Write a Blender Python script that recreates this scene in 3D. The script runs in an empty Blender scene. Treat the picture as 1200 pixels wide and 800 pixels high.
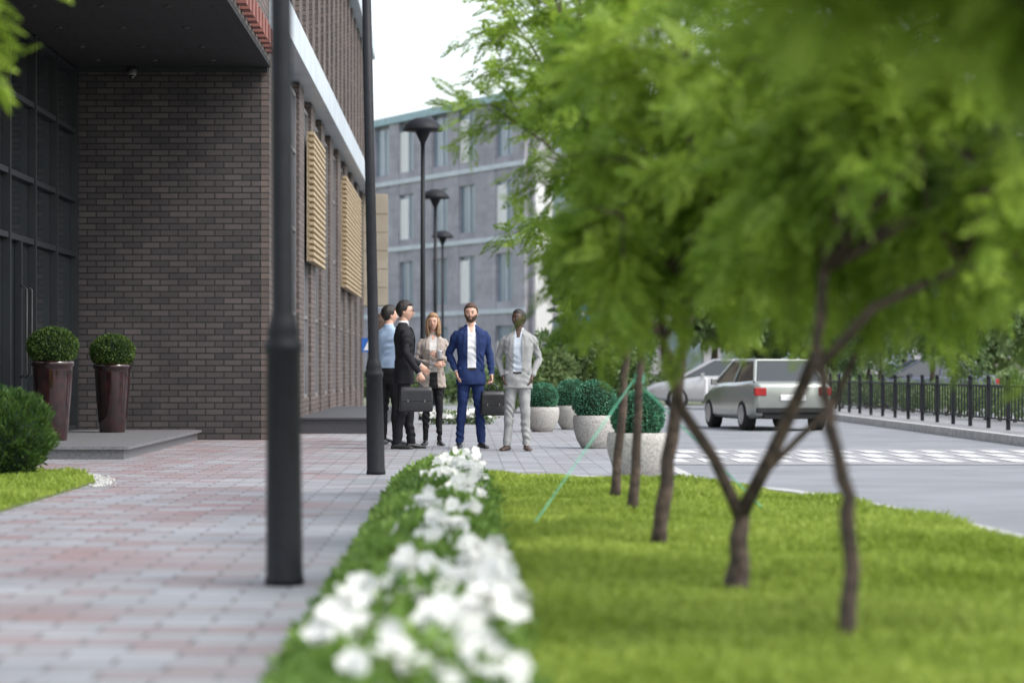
import bpy, math, random
import numpy as np
from mathutils import Vector, Matrix, noise
from mathutils.bvhtree import BVHTree
random.seed(4); rng=np.random.default_rng(7)
scene=bpy.context.scene
COL=scene.collection

# ---------------------------------------------------------------- materials
def newmat(name):
    m=bpy.data.materials.new(name); m.use_nodes=True
    nt=m.node_tree; b=nt.nodes['Principled BSDF']; return m,nt,b
def N(nt,t,**k):
    n=nt.nodes.new(t)
    for a,v in k.items(): setattr(n,a,v)
    return n
def c4(c): return (c[0],c[1],c[2],1)
def mat(name,c1,c2=None,rough=.7,scale=6,bump=0,bscale=None,metal=0,spec=.5,detail=6,coat=0):
    m,nt,b=newmat(name)
    b.inputs['Roughness'].default_value=rough; b.inputs['Metallic'].default_value=metal
    b.inputs['Specular IOR Level'].default_value=spec
    b.inputs['Coat Weight'].default_value=coat
    if c2 is None: c2=tuple(x*.75 for x in c1)
    tc=N(nt,'ShaderNodeTexCoord')
    no=N(nt,'ShaderNodeTexNoise'); no.inputs['Scale'].default_value=scale; no.inputs['Detail'].default_value=detail
    nt.links.new(tc.outputs['Object'],no.inputs['Vector'])
    r=N(nt,'ShaderNodeValToRGB'); r.color_ramp.elements[0].position=.35; r.color_ramp.elements[1].position=.65
    r.color_ramp.elements[0].color=c4(c2); r.color_ramp.elements[1].color=c4(c1)
    nt.links.new(no.outputs['Fac'],r.inputs['Fac']); nt.links.new(r.outputs['Color'],b.inputs['Base Color'])
    if bump:
        n2=N(nt,'ShaderNodeTexNoise'); n2.inputs['Scale'].default_value=bscale or scale*4; n2.inputs['Detail'].default_value=5
        nt.links.new(tc.outputs['Object'],n2.inputs['Vector'])
        bp=N(nt,'ShaderNodeBump'); bp.inputs['Strength'].default_value=bump; bp.inputs['Distance'].default_value=.01
        nt.links.new(n2.outputs['Fac'],bp.inputs['Height']); nt.links.new(bp.outputs['Normal'],b.inputs['Normal'])
    return m
def leafmat(name,ca,cb,trans=.4,clump=1.2,rough=.5):
    m,nt,b=newmat(name)
    g=N(nt,'ShaderNodeNewGeometry')
    mx=N(nt,'ShaderNodeMix',data_type='RGBA')
    mx.inputs['A'].default_value=c4(ca); mx.inputs['B'].default_value=c4(cb)
    no=N(nt,'ShaderNodeTexNoise'); no.inputs['Scale'].default_value=clump; no.inputs['Detail'].default_value=2
    nt.links.new(g.outputs['Position'],no.inputs['Vector'])
    ma=N(nt,'ShaderNodeMath',operation='MULTIPLY_ADD'); ma.inputs[1].default_value=.5
    nt.links.new(g.outputs['Random Per Island'],ma.inputs[0])
    mb=N(nt,'ShaderNodeMath',operation='MULTIPLY_ADD'); mb.inputs[1].default_value=1.8; mb.inputs[2].default_value=-.65
    nt.links.new(no.outputs['Fac'],mb.inputs[0]); nt.links.new(mb.outputs[0],ma.inputs[2])
    ma.use_clamp=True
    nt.links.new(ma.outputs[0],mx.inputs['Factor'])
    nt.links.new(mx.outputs['Result'],b.inputs['Base Color']); b.inputs['Roughness'].default_value=rough
    b.inputs['Specular IOR Level'].default_value=.3
    tr=N(nt,'ShaderNodeBsdfTranslucent'); nt.links.new(mx.outputs['Result'],tr.inputs['Color'])
    ms=N(nt,'ShaderNodeMixShader'); ms.inputs['Fac'].default_value=trans
    out=nt.nodes['Material Output']
    nt.links.new(b.outputs[0],ms.inputs[1]); nt.links.new(tr.outputs[0],ms.inputs[2]); nt.links.new(ms.outputs[0],out.inputs['Surface'])
    return m
def brickmat(name,c1,c2,mortar,bw=.26,rh=.088,ms=.008,bump=.6,floor=False,extra=None,rough=.8,lo=.75,hi=1.2):
    m,nt,b=newmat(name)
    g=N(nt,'ShaderNodeNewGeometry'); s=N(nt,'ShaderNodeSeparateXYZ'); nt.links.new(g.outputs['Position'],s.inputs[0])
    cb=N(nt,'ShaderNodeCombineXYZ')
    if floor:
        nt.links.new(s.outputs['X'],cb.inputs['X']); nt.links.new(s.outputs['Y'],cb.inputs['Y'])
    else:
        ad=N(nt,'ShaderNodeMath',operation='ADD'); nt.links.new(s.outputs['X'],ad.inputs[0]); nt.links.new(s.outputs['Y'],ad.inputs[1])
        nt.links.new(ad.outputs[0],cb.inputs['X']); nt.links.new(s.outputs['Z'],cb.inputs['Y'])
    br=N(nt,'ShaderNodeTexBrick'); br.inputs['Scale'].default_value=1
    br.inputs['Brick Width'].default_value=bw; br.inputs['Row Height'].default_value=rh
    br.inputs['Mortar Size'].default_value=ms; br.inputs['Mortar Smooth'].default_value=.2
    br.inputs['Color1'].default_value=c4(c1); br.inputs['Color2'].default_value=c4(c2); br.inputs['Mortar'].default_value=c4(mortar)
    nt.links.new(cb.outputs[0],br.inputs['Vector'])
    no=N(nt,'ShaderNodeTexNoise'); no.inputs['Scale'].default_value=.9; no.inputs['Detail'].default_value=8; no.inputs['Roughness'].default_value=.65
    nt.links.new(g.outputs['Position'],no.inputs['Vector'])
    mr=N(nt,'ShaderNodeMapRange'); mr.inputs['From Min'].default_value=.3; mr.inputs['From Max'].default_value=.7
    mr.inputs['To Min'].default_value=lo; mr.inputs['To Max'].default_value=hi
    nt.links.new(no.outputs['Fac'],mr.inputs['Value'])
    mx=N(nt,'ShaderNodeMix',data_type='RGBA',blend_type='MULTIPLY'); mx.inputs['Factor'].default_value=1
    nt.links.new(mr.outputs[0],mx.inputs['B'])
    src=br.outputs['Color']
    if extra:
        n3=N(nt,'ShaderNodeTexNoise'); n3.inputs['Scale'].default_value=extra[1]; n3.inputs['Detail'].default_value=1
        mp=N(nt,'ShaderNodeMapping'); mp.inputs['Scale'].default_value=(.5,.5,1)
        nt.links.new(g.outputs['Position'],mp.inputs[0]); nt.links.new(mp.outputs[0],n3.inputs['Vector'])
        b2=N(nt,'ShaderNodeTexBrick'); b2.inputs['Scale'].default_value=1
        b2.inputs['Brick Width'].default_value=bw; b2.inputs['Row Height'].default_value=rh; b2.inputs['Mortar Size'].default_value=0
        b2.inputs['Color1'].default_value=(0,0,0,1); b2.inputs['Color2'].default_value=(1,1,1,1)
        nt.links.new(cb.outputs[0],b2.inputs['Vector'])
        a1=N(nt,'ShaderNodeMath',operation='MULTIPLY_ADD'); a1.inputs[1].default_value=.9
        sp=N(nt,'ShaderNodeSeparateColor'); nt.links.new(b2.outputs['Color'],sp.inputs[0])
        nt.links.new(sp.outputs[0],a1.inputs[0])
        zx=N(nt,'ShaderNodeMapRange'); zx.inputs['From Min'].default_value=-.3; zx.inputs['From Max'].default_value=-1.8
        zx.inputs['To Min'].default_value=-.35; zx.inputs['To Max'].default_value=.14; nt.links.new(s.outputs['X'],zx.inputs['Value'])
        nt.links.new(zx.outputs[0],a1.inputs[2])
        a2=N(nt,'ShaderNodeMath',operation='ADD'); nt.links.new(a1.outputs[0],a2.inputs[0]); nt.links.new(n3.outputs['Fac'],a2.inputs[1])
        a3=N(nt,'ShaderNodeMapRange'); a3.inputs['From Min'].default_value=.8; a3.inputs['From Max'].default_value=1.5
        nt.links.new(a2.outputs[0],a3.inputs['Value'])
        m3=N(nt,'ShaderNodeMix',data_type='RGBA'); m3.inputs['B'].default_value=c4(extra[0])
        nt.links.new(a3.outputs[0],m3.inputs['Factor']); nt.links.new(br.outputs['Color'],m3.inputs['A'])
        m4=N(nt,'ShaderNodeMix',data_type='RGBA'); nt.links.new(br.outputs['Fac'],m4.inputs['Factor'])
        nt.links.new(m3.outputs['Result'],m4.inputs['A']); m4.inputs['B'].default_value=c4(mortar)
        src=m4.outputs['Result']
    nt.links.new(src,mx.inputs['A'])
    nt.links.new(mx.outputs['Result'],b.inputs['Base Color']); b.inputs['Roughness'].default_value=rough
    inv=N(nt,'ShaderNodeMath',operation='SUBTRACT'); inv.inputs[0].default_value=1; nt.links.new(br.outputs['Fac'],inv.inputs[1])
    n4=N(nt,'ShaderNodeTexNoise'); n4.inputs['Scale'].default_value=40; nt.links.new(g.outputs['Position'],n4.inputs['Vector'])
    ad2=N(nt,'ShaderNodeMath',operation='MULTIPLY_ADD'); ad2.inputs[1].default_value=.25
    nt.links.new(n4.outputs['Fac'],ad2.inputs[0]); nt.links.new(inv.outputs[0],ad2.inputs[2])
    bp=N(nt,'ShaderNodeBump'); bp.inputs['Strength'].default_value=bump; bp.inputs['Distance'].default_value=.008
    nt.links.new(ad2.outputs[0],bp.inputs['Height']); nt.links.new(bp.outputs['Normal'],b.inputs['Normal'])
    return m

M={}
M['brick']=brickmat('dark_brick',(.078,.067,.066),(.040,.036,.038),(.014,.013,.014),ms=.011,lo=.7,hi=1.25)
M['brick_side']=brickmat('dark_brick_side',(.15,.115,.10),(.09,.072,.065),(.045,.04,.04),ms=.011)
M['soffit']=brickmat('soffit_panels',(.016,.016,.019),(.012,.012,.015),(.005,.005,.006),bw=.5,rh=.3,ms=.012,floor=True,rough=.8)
M['farbrick_hazed']=brickmat('far_brick_hazed',(.35,.335,.375),(.30,.295,.335),(.34,.34,.37),bw=.5,rh=.2)  # distance haze is put into this lightened blue-grey brick colour
M['paving']=brickmat('paving_slabs',(.285,.295,.315),(.205,.215,.23),(.105,.105,.105),bw=.4,rh=.2,ms=.010,floor=True,extra=((.245,.172,.172),.8),bump=.5,rough=.75,lo=.8,hi=1.15)
M['paving2']=brickmat('paving_far_side',(.29,.295,.305),(.24,.245,.255),(.18,.18,.18),bw=.4,rh=.2,ms=.006,floor=True)
M['glass']=mat('dark_glass',(.02,.027,.03),(.014,.018,.02),rough=.03,scale=.3,spec=.9)
M['glass_side']=mat('side_glass',(.10,.13,.16),(.06,.08,.10),rough=.1,scale=.5,spec=.8)
M['glass_far_hazed']=mat('far_glass_hazed',(.21,.27,.33),(.13,.17,.22),rough=.12,scale=.25,spec=.7)  # pale blue glass tone, aerial haze painted into the base colour
M['frame']=mat('dark_frame',(.018,.022,.026),rough=.45)
M['metal_black']=mat('black_metal',(.010,.012,.016),(.007,.008,.011),rough=.55,scale=15,bump=.15,bscale=90,spec=.28)
M['white_metal']=mat('pale_cladding',(.50,.55,.60),(.42,.47,.52),rough=.4,scale=1.2)
M['grey_metal']=mat('grey_frames',(.20,.19,.19),(.15,.145,.145),rough=.5,scale=1.2)
M['dim_metal']=mat('dim_fitting',(.05,.05,.05),rough=.6)
M['wood']=mat('timber',(.44,.35,.23),(.34,.26,.16),rough=.7,scale=5,bump=.3)
M['board']=mat('timber_board',(.36,.32,.25),(.30,.26,.20),rough=.7,scale=1.5)
M['red']=mat('red_brick_end',(.26,.10,.08),(.18,.07,.06),rough=.8,scale=8)
M['conc']=mat('planter_terrazzo',(.45,.43,.40),(.28,.27,.25),rough=.8,scale=45,bump=.4,bscale=60)
M['kerb']=mat('kerb_stone',(.50,.49,.47),(.36,.36,.35),rough=.8,scale=9,bump=.3)
M['granite']=mat('granite',(.17,.17,.18),(.115,.115,.12),rough=.6,scale=30)
M['granite_dk']=mat('dark_granite',(.05,.05,.055),(.035,.035,.04),rough=.5,scale=30)
M['glaze']=mat('glazed_ceramic',(.035,.010,.010),(.010,.005,.005),rough=.10,scale=9,spec=.6,coat=.5)
M['asphalt']=mat('asphalt',(.225,.235,.255),(.175,.185,.20),rough=.85,scale=.8,bump=.5,bscale=120,detail=10)
M['paint']=mat('road_paint',(.68,.68,.67),(.34,.35,.36),rough=.7,scale=14,detail=10)
M['soil']=mat('soil_grass',(.14,.18,.045),(.08,.10,.03),rough=1,scale=12,bump=.5)
M['ground']=mat('ground',(.16,.18,.12),(.12,.14,.09),rough=1,scale=.1)
M['pebble']=mat('white_pebbles',(.5,.5,.48),(.3,.3,.28),rough=.7,scale=40)
M['bark']=mat('bark',(.11,.078,.06),(.035,.026,.022),rough=.9,scale=18,bump=1,bscale=50)
M['leaf']=leafmat('tree_leaf',(.08,.17,.015),(.36,.50,.06),.45,1.3)
M['leafn']=leafmat('tree_leaf_near',(.10,.205,.02),(.40,.53,.08),.5,1.9)
M['leaf_y']=leafmat('tree_leaf_bright',(.16,.27,.02),(.36,.50,.06),.5,1.5)
M['leaf_bg']=leafmat('distant_leaf',(.075,.135,.05),(.23,.31,.12),.35,.45)
M['box']=leafmat('boxwood_leaf',(.03,.12,.07),(.10,.28,.16),.2,5)
M['box2']=leafmat('boxwood_leaf_warm',(.03,.07,.014),(.10,.16,.035),.2,6)
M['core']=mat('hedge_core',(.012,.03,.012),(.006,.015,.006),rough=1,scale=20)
M['thuja']=leafmat('thuja_leaf',(.025,.065,.015),(.09,.16,.035),.3,4)
M['grass']=leafmat('grass_blade',(.19,.28,.03),(.45,.55,.11),.45,.6)
M['petleaf']=leafmat('petunia_leaf',(.07,.16,.025),(.24,.37,.08),.35,3)
M['petal']=leafmat('white_petal',(.74,.75,.72),(.83,.83,.80),.3,3)
M['rope']=mat('green_rope',(.12,.45,.30),rough=.6)
M['white']=mat('white_plastic',(.7,.7,.7),(.65,.65,.65),rough=.4)
M['blue']=mat('sign_blue',(.02,.12,.45),rough=.4)

# ---------------------------------------------------------------- mesh helpers
class MB:
    def __init__(s): s.v=[];s.f=[];s.m=[]
    def add(s,vs,fs,mi=0):
        o=len(s.v); s.v+= [tuple(v) for v in vs]; s.f+=[tuple(i+o for i in f) for f in fs]; s.m+=[mi]*len(fs)
    def box(s,x0,x1,y0,y1,z0,z1,mi=0):
        v=[(x0,y0,z0),(x1,y0,z0),(x1,y1,z0),(x0,y1,z0),(x0,y0,z1),(x1,y0,z1),(x1,y1,z1),(x0,y1,z1)]
        s.add(v,[(0,3,2,1),(4,5,6,7),(0,1,5,4),(1,2,6,5),(2,3,7,6),(3,0,4,7)],mi)
    def rings(s,rings,mi=0,cap=True):
        n=len(rings[0]); vs=[p for r in rings for p in r]; fs=[]
        for i in range(len(rings)-1):
            for j in range(n):
                a=i*n+j; b=i*n+(j+1)%n; fs.append((a,b,b+n,a+n))
        if cap:
            fs.append(tuple(range(n-1,-1,-1))); fs.append(tuple((len(rings)-1)*n+j for j in range(n)))
        s.add(vs,fs,mi)
    def lathe(s,cx,cy,prof,mi=0,n=28):
        s.rings([[(cx+r*math.cos(2*math.pi*j/n),cy+r*math.sin(2*math.pi*j/n),z) for j in range(n)] for r,z in prof],mi)
    def tube(s,pts,rad,mi=0,n=8,flat=1,up=None):
        pts=[Vector(p) for p in pts]; rs=[]
        prev=None
        for i,p in enumerate(pts):
            t=(pts[min(i+1,len(pts)-1)]-pts[max(i-1,0)]).normalized()
            u=(Vector(up) if up else (Vector((1,0,0)) if abs(t.x)<.8 else Vector((0,1,0)))) if prev is None else prev
            a=(u-t*u.dot(t)).normalized(); b=t.cross(a); prev=a
            r=rad[i] if hasattr(rad,'__len__') else rad
            rs.append([p+a*(r*math.cos(2*math.pi*j/n))+b*(r*flat*math.sin(2*math.pi*j/n)) for j in range(n)])
        s.rings(rs,mi)
    def ell(s,c,r,mi=0,nu=14,nv=9,fn=None):
        rs=[]
        for i in range(nv+1):
            ph=-math.pi/2+math.pi*i/nv; ph=max(min(ph,math.pi/2-.02),-math.pi/2+.02)
            ring=[]
            for j in range(nu):
                th=2*math.pi*j/nu
                q=Vector((math.cos(ph)*math.cos(th),math.cos(ph)*math.sin(th),math.sin(ph)))
                p=fn(q) if fn else Vector((q.x*r[0],q.y*r[1],q.z*r[2]))
                ring.append(Vector(c)+p)
            rs.append(ring)
        s.rings(rs,mi)
    def obj(s,name,mats,parent=None,smooth=False,loc=None,bevel=0):
        me=bpy.data.meshes.new(name); me.from_pydata(s.v,[],s.f)
        for m in mats: me.materials.append(M[m] if isinstance(m,str) else m)
        me.polygons.foreach_set('material_index',s.m)
        if smooth: me.polygons.foreach_set('use_smooth',[True]*len(s.f))
        me.update()
        o=bpy.data.objects.new(name,me); COL.objects.link(o)
        if parent: o.parent=parent
        if loc: o.location=loc
        if bevel:
            b=o.modifiers.new('b','BEVEL'); b.width=bevel; b.segments=2; b.limit_method='ANGLE'
        return o
def empty(name,loc=(0,0,0),rot=0):
    e=bpy.data.objects.new(name,None); e.location=loc; e.rotation_euler=(0,0,rot); COL.objects.link(e); e.empty_display_size=.2; return e
def npmesh(name,V,F,mats,parent=None):
    me=bpy.data.meshes.new(name); nv=len(V); nf,k=F.shape
    me.vertices.add(nv); me.vertices.foreach_set('co',V.astype(np.float32).ravel())
    me.loops.add(nf*k); me.loops.foreach_set('vertex_index',F.astype(np.int32).ravel())
    me.polygons.add(nf); me.polygons.foreach_set('loop_start',np.arange(0,nf*k,k,dtype=np.int32))
    try: me.polygons.foreach_set('loop_total',np.full(nf,k,dtype=np.int32))
    except Exception: pass
    for m in mats: me.materials.append(M[m])
    me.update(calc_edges=True)
    o=bpy.data.objects.new(name,me); COL.objects.link(o)
    if parent: o.parent=parent
    return o
def unit(a): return a/np.maximum(np.linalg.norm(a,axis=1,keepdims=True),1e-6)
def rhomb(c,ax,w,L,W):
    L=np.asarray(L).reshape(-1,1)*np.ones((len(c),1)); W=np.asarray(W).reshape(-1,1)*np.ones((len(c),1))
    a=c; b=c+ax*L*.45+w*W*.5; d=c+ax*L; e=c+ax*L*.45-w*W*.5
    V=np.stack([a,b,d,e],1).reshape(-1,3); F=np.arange(len(V)).reshape(-1,4); return V,F
def leaves(c,outdir,L,W,spread=.8):
    n=len(c); ax=unit(outdir+rng.normal(0,spread,(n,3))); r=unit(rng.normal(0,1,(n,3))); w=unit(np.cross(ax,r))
    return rhomb(c,ax,w,L*rng.uniform(.7,1.3,n),W*rng.uniform(.7,1.3,n))
def compound(o,ax,size,pairs=7,ll=.045,lw=.017):
    n=len(o); r=unit(rng.normal(0,.45,(n,3))+np.array([0,0,1.])); w=unit(np.cross(ax,r)); nr=np.cross(w,ax)
    Vs=[];Fs=[];k=0
    size=size.reshape(-1,1)
    for i in range(pairs):
        t=.15+.8*i/(pairs-1); base=o+ax*size*t-nr*size*.25*t*t
        f=math.sin(.6+2.2*t)
        for sg in (-1,1):
            dirv=unit(w*sg*.85+ax*.5-nr*.15+rng.normal(0,.1,(n,3)))
            V,F=rhomb(base,dirv,unit(np.cross(dirv,nr)),ll*f*rng.uniform(.85,1.15,n)*size[:,0]/.14,lw*size[:,0]/.14)
            Vs.append(V);Fs.append(F+k);k+=len(V)
    dirv=unit(ax-nr*.4); V,F=rhomb(o+ax*size*.95-nr*size*.22,dirv,w,ll,lw); Vs.append(V);Fs.append(F+k)
    return np.concatenate(Vs),np.concatenate(Fs)

# ================= PEOPLE (first: the remesh evaluates the scene graph)
skinl=mat('skin',(.56,.34,.25),(.50,.29,.21),rough=.5,scale=20)
skind=mat('skin_dark',(.085,.047,.032),(.065,.036,.024),rough=.45,scale=20)
hairmats={'dark':mat('hair_dark',(.02,.014,.012),(.008,.006,.005),rough=.5,scale=60,bump=.6,bscale=150),'blonde':mat('hair_blonde',(.36,.21,.10),(.18,.10,.05),rough=.5,scale=40,bump=.6,bscale=150),'brown':mat('hair_brown',(.085,.045,.025),(.04,.022,.013),rough=.6,scale=60,bump=.6,bscale=150)}
cloth={}
def C(n,c,r=.8):
    if n not in cloth: cloth[n]=mat('fabric_'+n,c,tuple(x*.82 for x in c),rough=r,scale=14,bump=.25,bscale=120,spec=.25)
    return cloth[n]
shoe_b=mat('shoe_black',(.015,.014,.014),rough=.3); shoe_br=mat('shoe_brown',(.06,.035,.025),rough=.35)
lens_m=mat('spectacle_frame',(.01,.01,.01),rough=.3); lipm=mat('lips',(.40,.19,.15),rough=.5); lipd=mat('lips_dark',(.11,.05,.04),rough=.5); eyew=mat('eye_white',(.5,.48,.45),rough=.3); eyed=mat('eye_iris',(.03,.02,.015),rough=.2)
def hand(b,wrist,d,nrm,side,curl=.5,mi=0):
    d=Vector(d).normalized(); nrm=Vector(nrm); nrm=(nrm-d*nrm.dot(d)).normalized(); w=d.cross(nrm)*side
    W=Vector(wrist); rs=[]
    for t,hw,th in ((-.02,.024,.02),(.0,.026,.019),(.03,.036,.017),(.065,.041,.015),(.092,.039,.012)):
        c=W+d*t; rs.append([c+w*(hw*math.cos(a))+nrm*(th*math.sin(a)) for a in [2*math.pi*k/12 for k in range(12)]])
    b.rings(rs,mi)
    for k,(o,L,r) in enumerate(((-.030,.066,.0082),(-.010,.076,.0088),(.011,.072,.0086),(.031,.056,.0076))):
        p=W+d*.085+w*(-o); pts=[p-d*.01]
        for s,fr in enumerate((.45,.32,.23)):
            a=curl*(.55+.45*s)+.05*k; p=p+(d*math.cos(a)+nrm*math.sin(a))*L*fr; pts.append(p)
        b.tube(pts,[r*1.05,r,r*.92,r*.7],mi,7)
    p=W+d*.025+w*.032; t1=p+(d*.55+w*.6+nrm*.35).normalized()*.035; t2=t1+(d*.8+w*.15+nrm*.5).normalized()*.028; t3=t2+(d*.8-w*.1+nrm*.5).normalized()*.02
    b.tube([p-w*.008,t1,t2,t3],[.0125,.011,.0095,.007],mi,7)
def person(name,loc,rot,H,jacket,shirt,trous,skin,hair,shoes,armL,armR,stance=(.10,.10),feet=((0,0),(0,0)),jtype='open',headyaw=0,female=False,
           hairlen=0,beard=False,glasses=False,curl=(.5,.5),handdir=(None,None),hem=.79,headtilt=0,lean=0,hairt=.012,lips=None):
    s=H/1.80; e=empty(name,loc,math.radians(rot)); e.scale=(s,s,s)
    parts=MB(); k=.88 if female else 1.0
    def ring(cx,cy,z,rx,ry,n=24,p=2.4):
        out=[]
        for j in range(n):
            t=2*math.pi*j/n; c_,s_=math.cos(t),math.sin(t)
            out.append((cx+rx*math.copysign(abs(c_)**(2/p),c_),cy+ry*math.copysign(abs(s_)**(2/p),s_),z))
        return out
    if female: tor=[(hem,.182,.124,0),(.90,.174,.118,0),(1.0,.154,.108,0),(1.10,.134,.098,0),(1.20,.150,.112,-.008),(1.29,.168,.128,-.014),(1.37,.172,.112,-.002),(1.43,.155,.086,.008),(1.475,.105,.066,.014),(1.505,.066,.055,.014),(1.53,.05,.05,.012)]
    else: tor=[(hem,.188,.126,.0),(.92,.178,.120,0),(1.0,.168,.112,0),(1.10,.162,.108,-.002),(1.20,.175,.114,-.004),(1.31,.190,.122,-.002),(1.40,.194,.112,.004),(1.445,.176,.094,.010),(1.48,.140,.078,.014),(1.51,.090,.064,.014),(1.54,.058,.056,.012)]
    if jtype=='shirt': tor=[(.96,.150,.102,0)]+[(z,rx*.93,ry*.93,cy) for z,rx,ry,cy in tor[2:]]
    lx=lambda z: lean*(z-.9)
    parts.rings([ring(lx(z),cy,z,rx,ry) for z,rx,ry,cy in tor],0)
    nk=.047 if female else .058
    parts.rings([ring(lx(z),cy,z,r,r,16,2) for z,r,cy in ((1.44,nk,.016),(1.52,nk+.001,.010),(1.56,nk,.004),(1.61,nk-.002,.0))],3)
    if not female: parts.rings([ring(lx(1.52),cy,z,r,r*1.02,16,2) for z,r,cy in ((1.48,nk+.014,.016),(1.52,nk+.009,.012),(1.550,nk+.006,.010))],1)
    parts.rings([ring(0,0,z,rx,ry) for z,rx,ry in ((.78,.12,.08),(.84,.150,.10),(.93,.155,.105),(1.02,.145,.10))],2)
    for sd,st,ft in ((1,stance[0],feet[0]),(-1,stance[1],feet[1])):
        hx=.080*sd; fx=st*sd; fy=ft[0]; kn=Vector((hx*.5+fx*.5,fy*.5-.02-ft[1],.49)); an=Vector((fx,fy,.075))
        r=(.085,.084,.074,.062,.058,.052,.052) if not female else (.085,.082,.064,.050,.046,.036,.034)
        hp=Vector((hx,0,.86)); pts=[Vector((hx,0,.93)),hp-Vector((0,0,.06)),hp.lerp(kn,.55),kn,kn.lerp(an,.45)+Vector((0,.012,0)),kn.lerp(an,.85),an]
        parts.rings([[Vector(q) for q in ring(p.x,p.y,p.z,rr,rr*1.05,16,2)] for p,rr in zip(pts,r)],2)
        toe=math.radians(16*sd); fd=Vector((math.sin(toe),-math.cos(toe),0)); fw=Vector((fd.y,-fd.x,0)); rs=[]
        fz=.85 if female else 1
        for t,w_,h in ((-.075,.024,.03),(-.06,.034,.06),(0,.038,.085),(.06,.042,.065),(.12,.048,.046),(.17,.043,.036),(.20,.026,.022)):
            c=Vector((fx,fy,h/2+.002))+fd*t*fz
            rs.append([c+fw*(w_*fz*math.cos(a))+Vector((0,0,1))*(h/2*max(math.sin(a),-.95)) for a in [2*math.pi*q/14 for q in range(14)]])
        parts.rings(rs,4)
    for sd,arm in ((1,armL),(-1,armR)):
        sh=Vector((.166*sd*k+lx(1.43),.006,1.408)); el=Vector(arm[0]); wr=Vector(arm[1]); f=.82 if female else .93
        pts=[sh-Vector((.05*sd,0,-.012)),sh,sh.lerp(el,.2)+Vector((.012*sd,0,0)),sh.lerp(el,.6),el,el.lerp(wr,.3),el.lerp(wr,.7),wr]
        parts.tube(pts,[.045*f,.060*f,.064*f,.056*f,.052*f,.050*f,.042*f,.039*f],0,14)
        parts.tube([wr-(wr-el).normalized()*.03,wr+(wr-el).normalized()*.010],[.030,.030],1,12)
    src=parts.obj('tmp',['white'])
    md=src.modifiers.new('r','REMESH'); md.mode='VOXEL'; md.voxel_size=.0072
    sm=src.modifiers.new('s','SMOOTH'); sm.iterations=4; sm.factor=.5
    dg=bpy.context.evaluated_depsgraph_get(); me=bpy.data.meshes.new_from_object(src.evaluated_get(dg)); me.name='body'
    bvh=BVHTree.FromPolygons([Vector(v) for v in parts.v],parts.f)
    me.materials.clear(); belt=C('belt',(.02,.015,.012),.4)
    for m_ in (jacket,shirt,trous,skin,shoes,belt): me.materials.append(m_)
    nvv=len(me.vertices); co_=np.empty(nvv*3,np.float32); me.vertices.foreach_get('co',co_); co_=co_.reshape(-1,3)
    npoly=len(me.polygons); cen=np.empty(npoly*3,np.float32); nor=np.empty(npoly*3,np.float32)
    me.polygons.foreach_get('center',cen); me.polygons.foreach_get('normal',nor); cen=cen.reshape(-1,3); nor=nor.reshape(-1,3)
    if jtype=='open': ow=np.interp(cen[:,2],[.78,.98,1.2,1.42,1.50],[.060,.052,.055,.052,.045])
    elif jtype=='button': ow=np.interp(cen[:,2],[1.12,1.16,1.42,1.5],[-.01,.004,.055,.05])
    else: ow=np.full(npoly,-1.)
    def openw(z): return float(np.interp(z,[.78,.98,1.2,1.42,1.50],[.060,.052,.055,.052,.045])) if jtype=='open' else float(np.interp(z,[1.12,1.16,1.42,1.5],[-.01,.004,.055,.05]))
    mis=np.array([parts.m[bvh.find_nearest(Vector(c))[2]] for c in cen.tolist()],np.int32)
    cx,cy_,cz=cen[:,0]-lean*(cen[:,2]-.9),cen[:,1],cen[:,2]
    fr=(mis==0)&(nor[:,1]<-.25)&(np.abs(cx)<ow)&(cy_<-.045)
    mis[fr]=np.where(cz[fr]>1.0,1,np.where(cz[fr]>.965,5,2))
    if jtype=='shirt': mis[(mis==0)&(cz<.99)&(np.abs(cx)<.17)]=5
    if jtype=='open':
        q=((mis==1)|(mis==3))&(cz>1.43)&(cy_<-.02)&(np.abs(cx)<.018+(cz-1.43)*.2); mis[q]=3
    me.polygons.foreach_set('material_index',mis)
    vn=np.empty(nvv*3,np.float32); me.vertices.foreach_get('normal',vn); vn=vn.reshape(-1,3)
    x,y,z=co_[:,0],co_[:,1],co_[:,2]; ph=rot*.7
    big=np.sin(x*13+z*9+ph)*np.sin(y*15-z*11+ph)*.005+np.sin(z*31+x*22+ph)*np.sin(x*19-z*13+y*17)*.004
    cre=np.sin(z*75+x*38+np.sin(x*21+ph)*2.2+y*30)*np.clip(np.sin(z*9.5+x*14+ph*2),0,1)
    ampl=np.interp(z,[0,.1,.14,.3,.5,.65,.8,.95,1.05,1.2,1.4,1.5,1.52],[0,0,.007,.006,.007,.003,.004,.004,.006,.006,.003,.001,0])
    env=np.interp(z,[.1,.14,1.46,1.52],[0,1,1,0])
    co_+=vn*((big*env+cre*ampl)[:,None]); me.vertices.foreach_set('co',co_.ravel())
    me.polygons.foreach_set('use_smooth',np.ones(npoly,bool)); me.update()
    bo=bpy.data.objects.new('body',me); COL.objects.link(bo); bo.parent=e; bpy.data.objects.remove(src)
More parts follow.
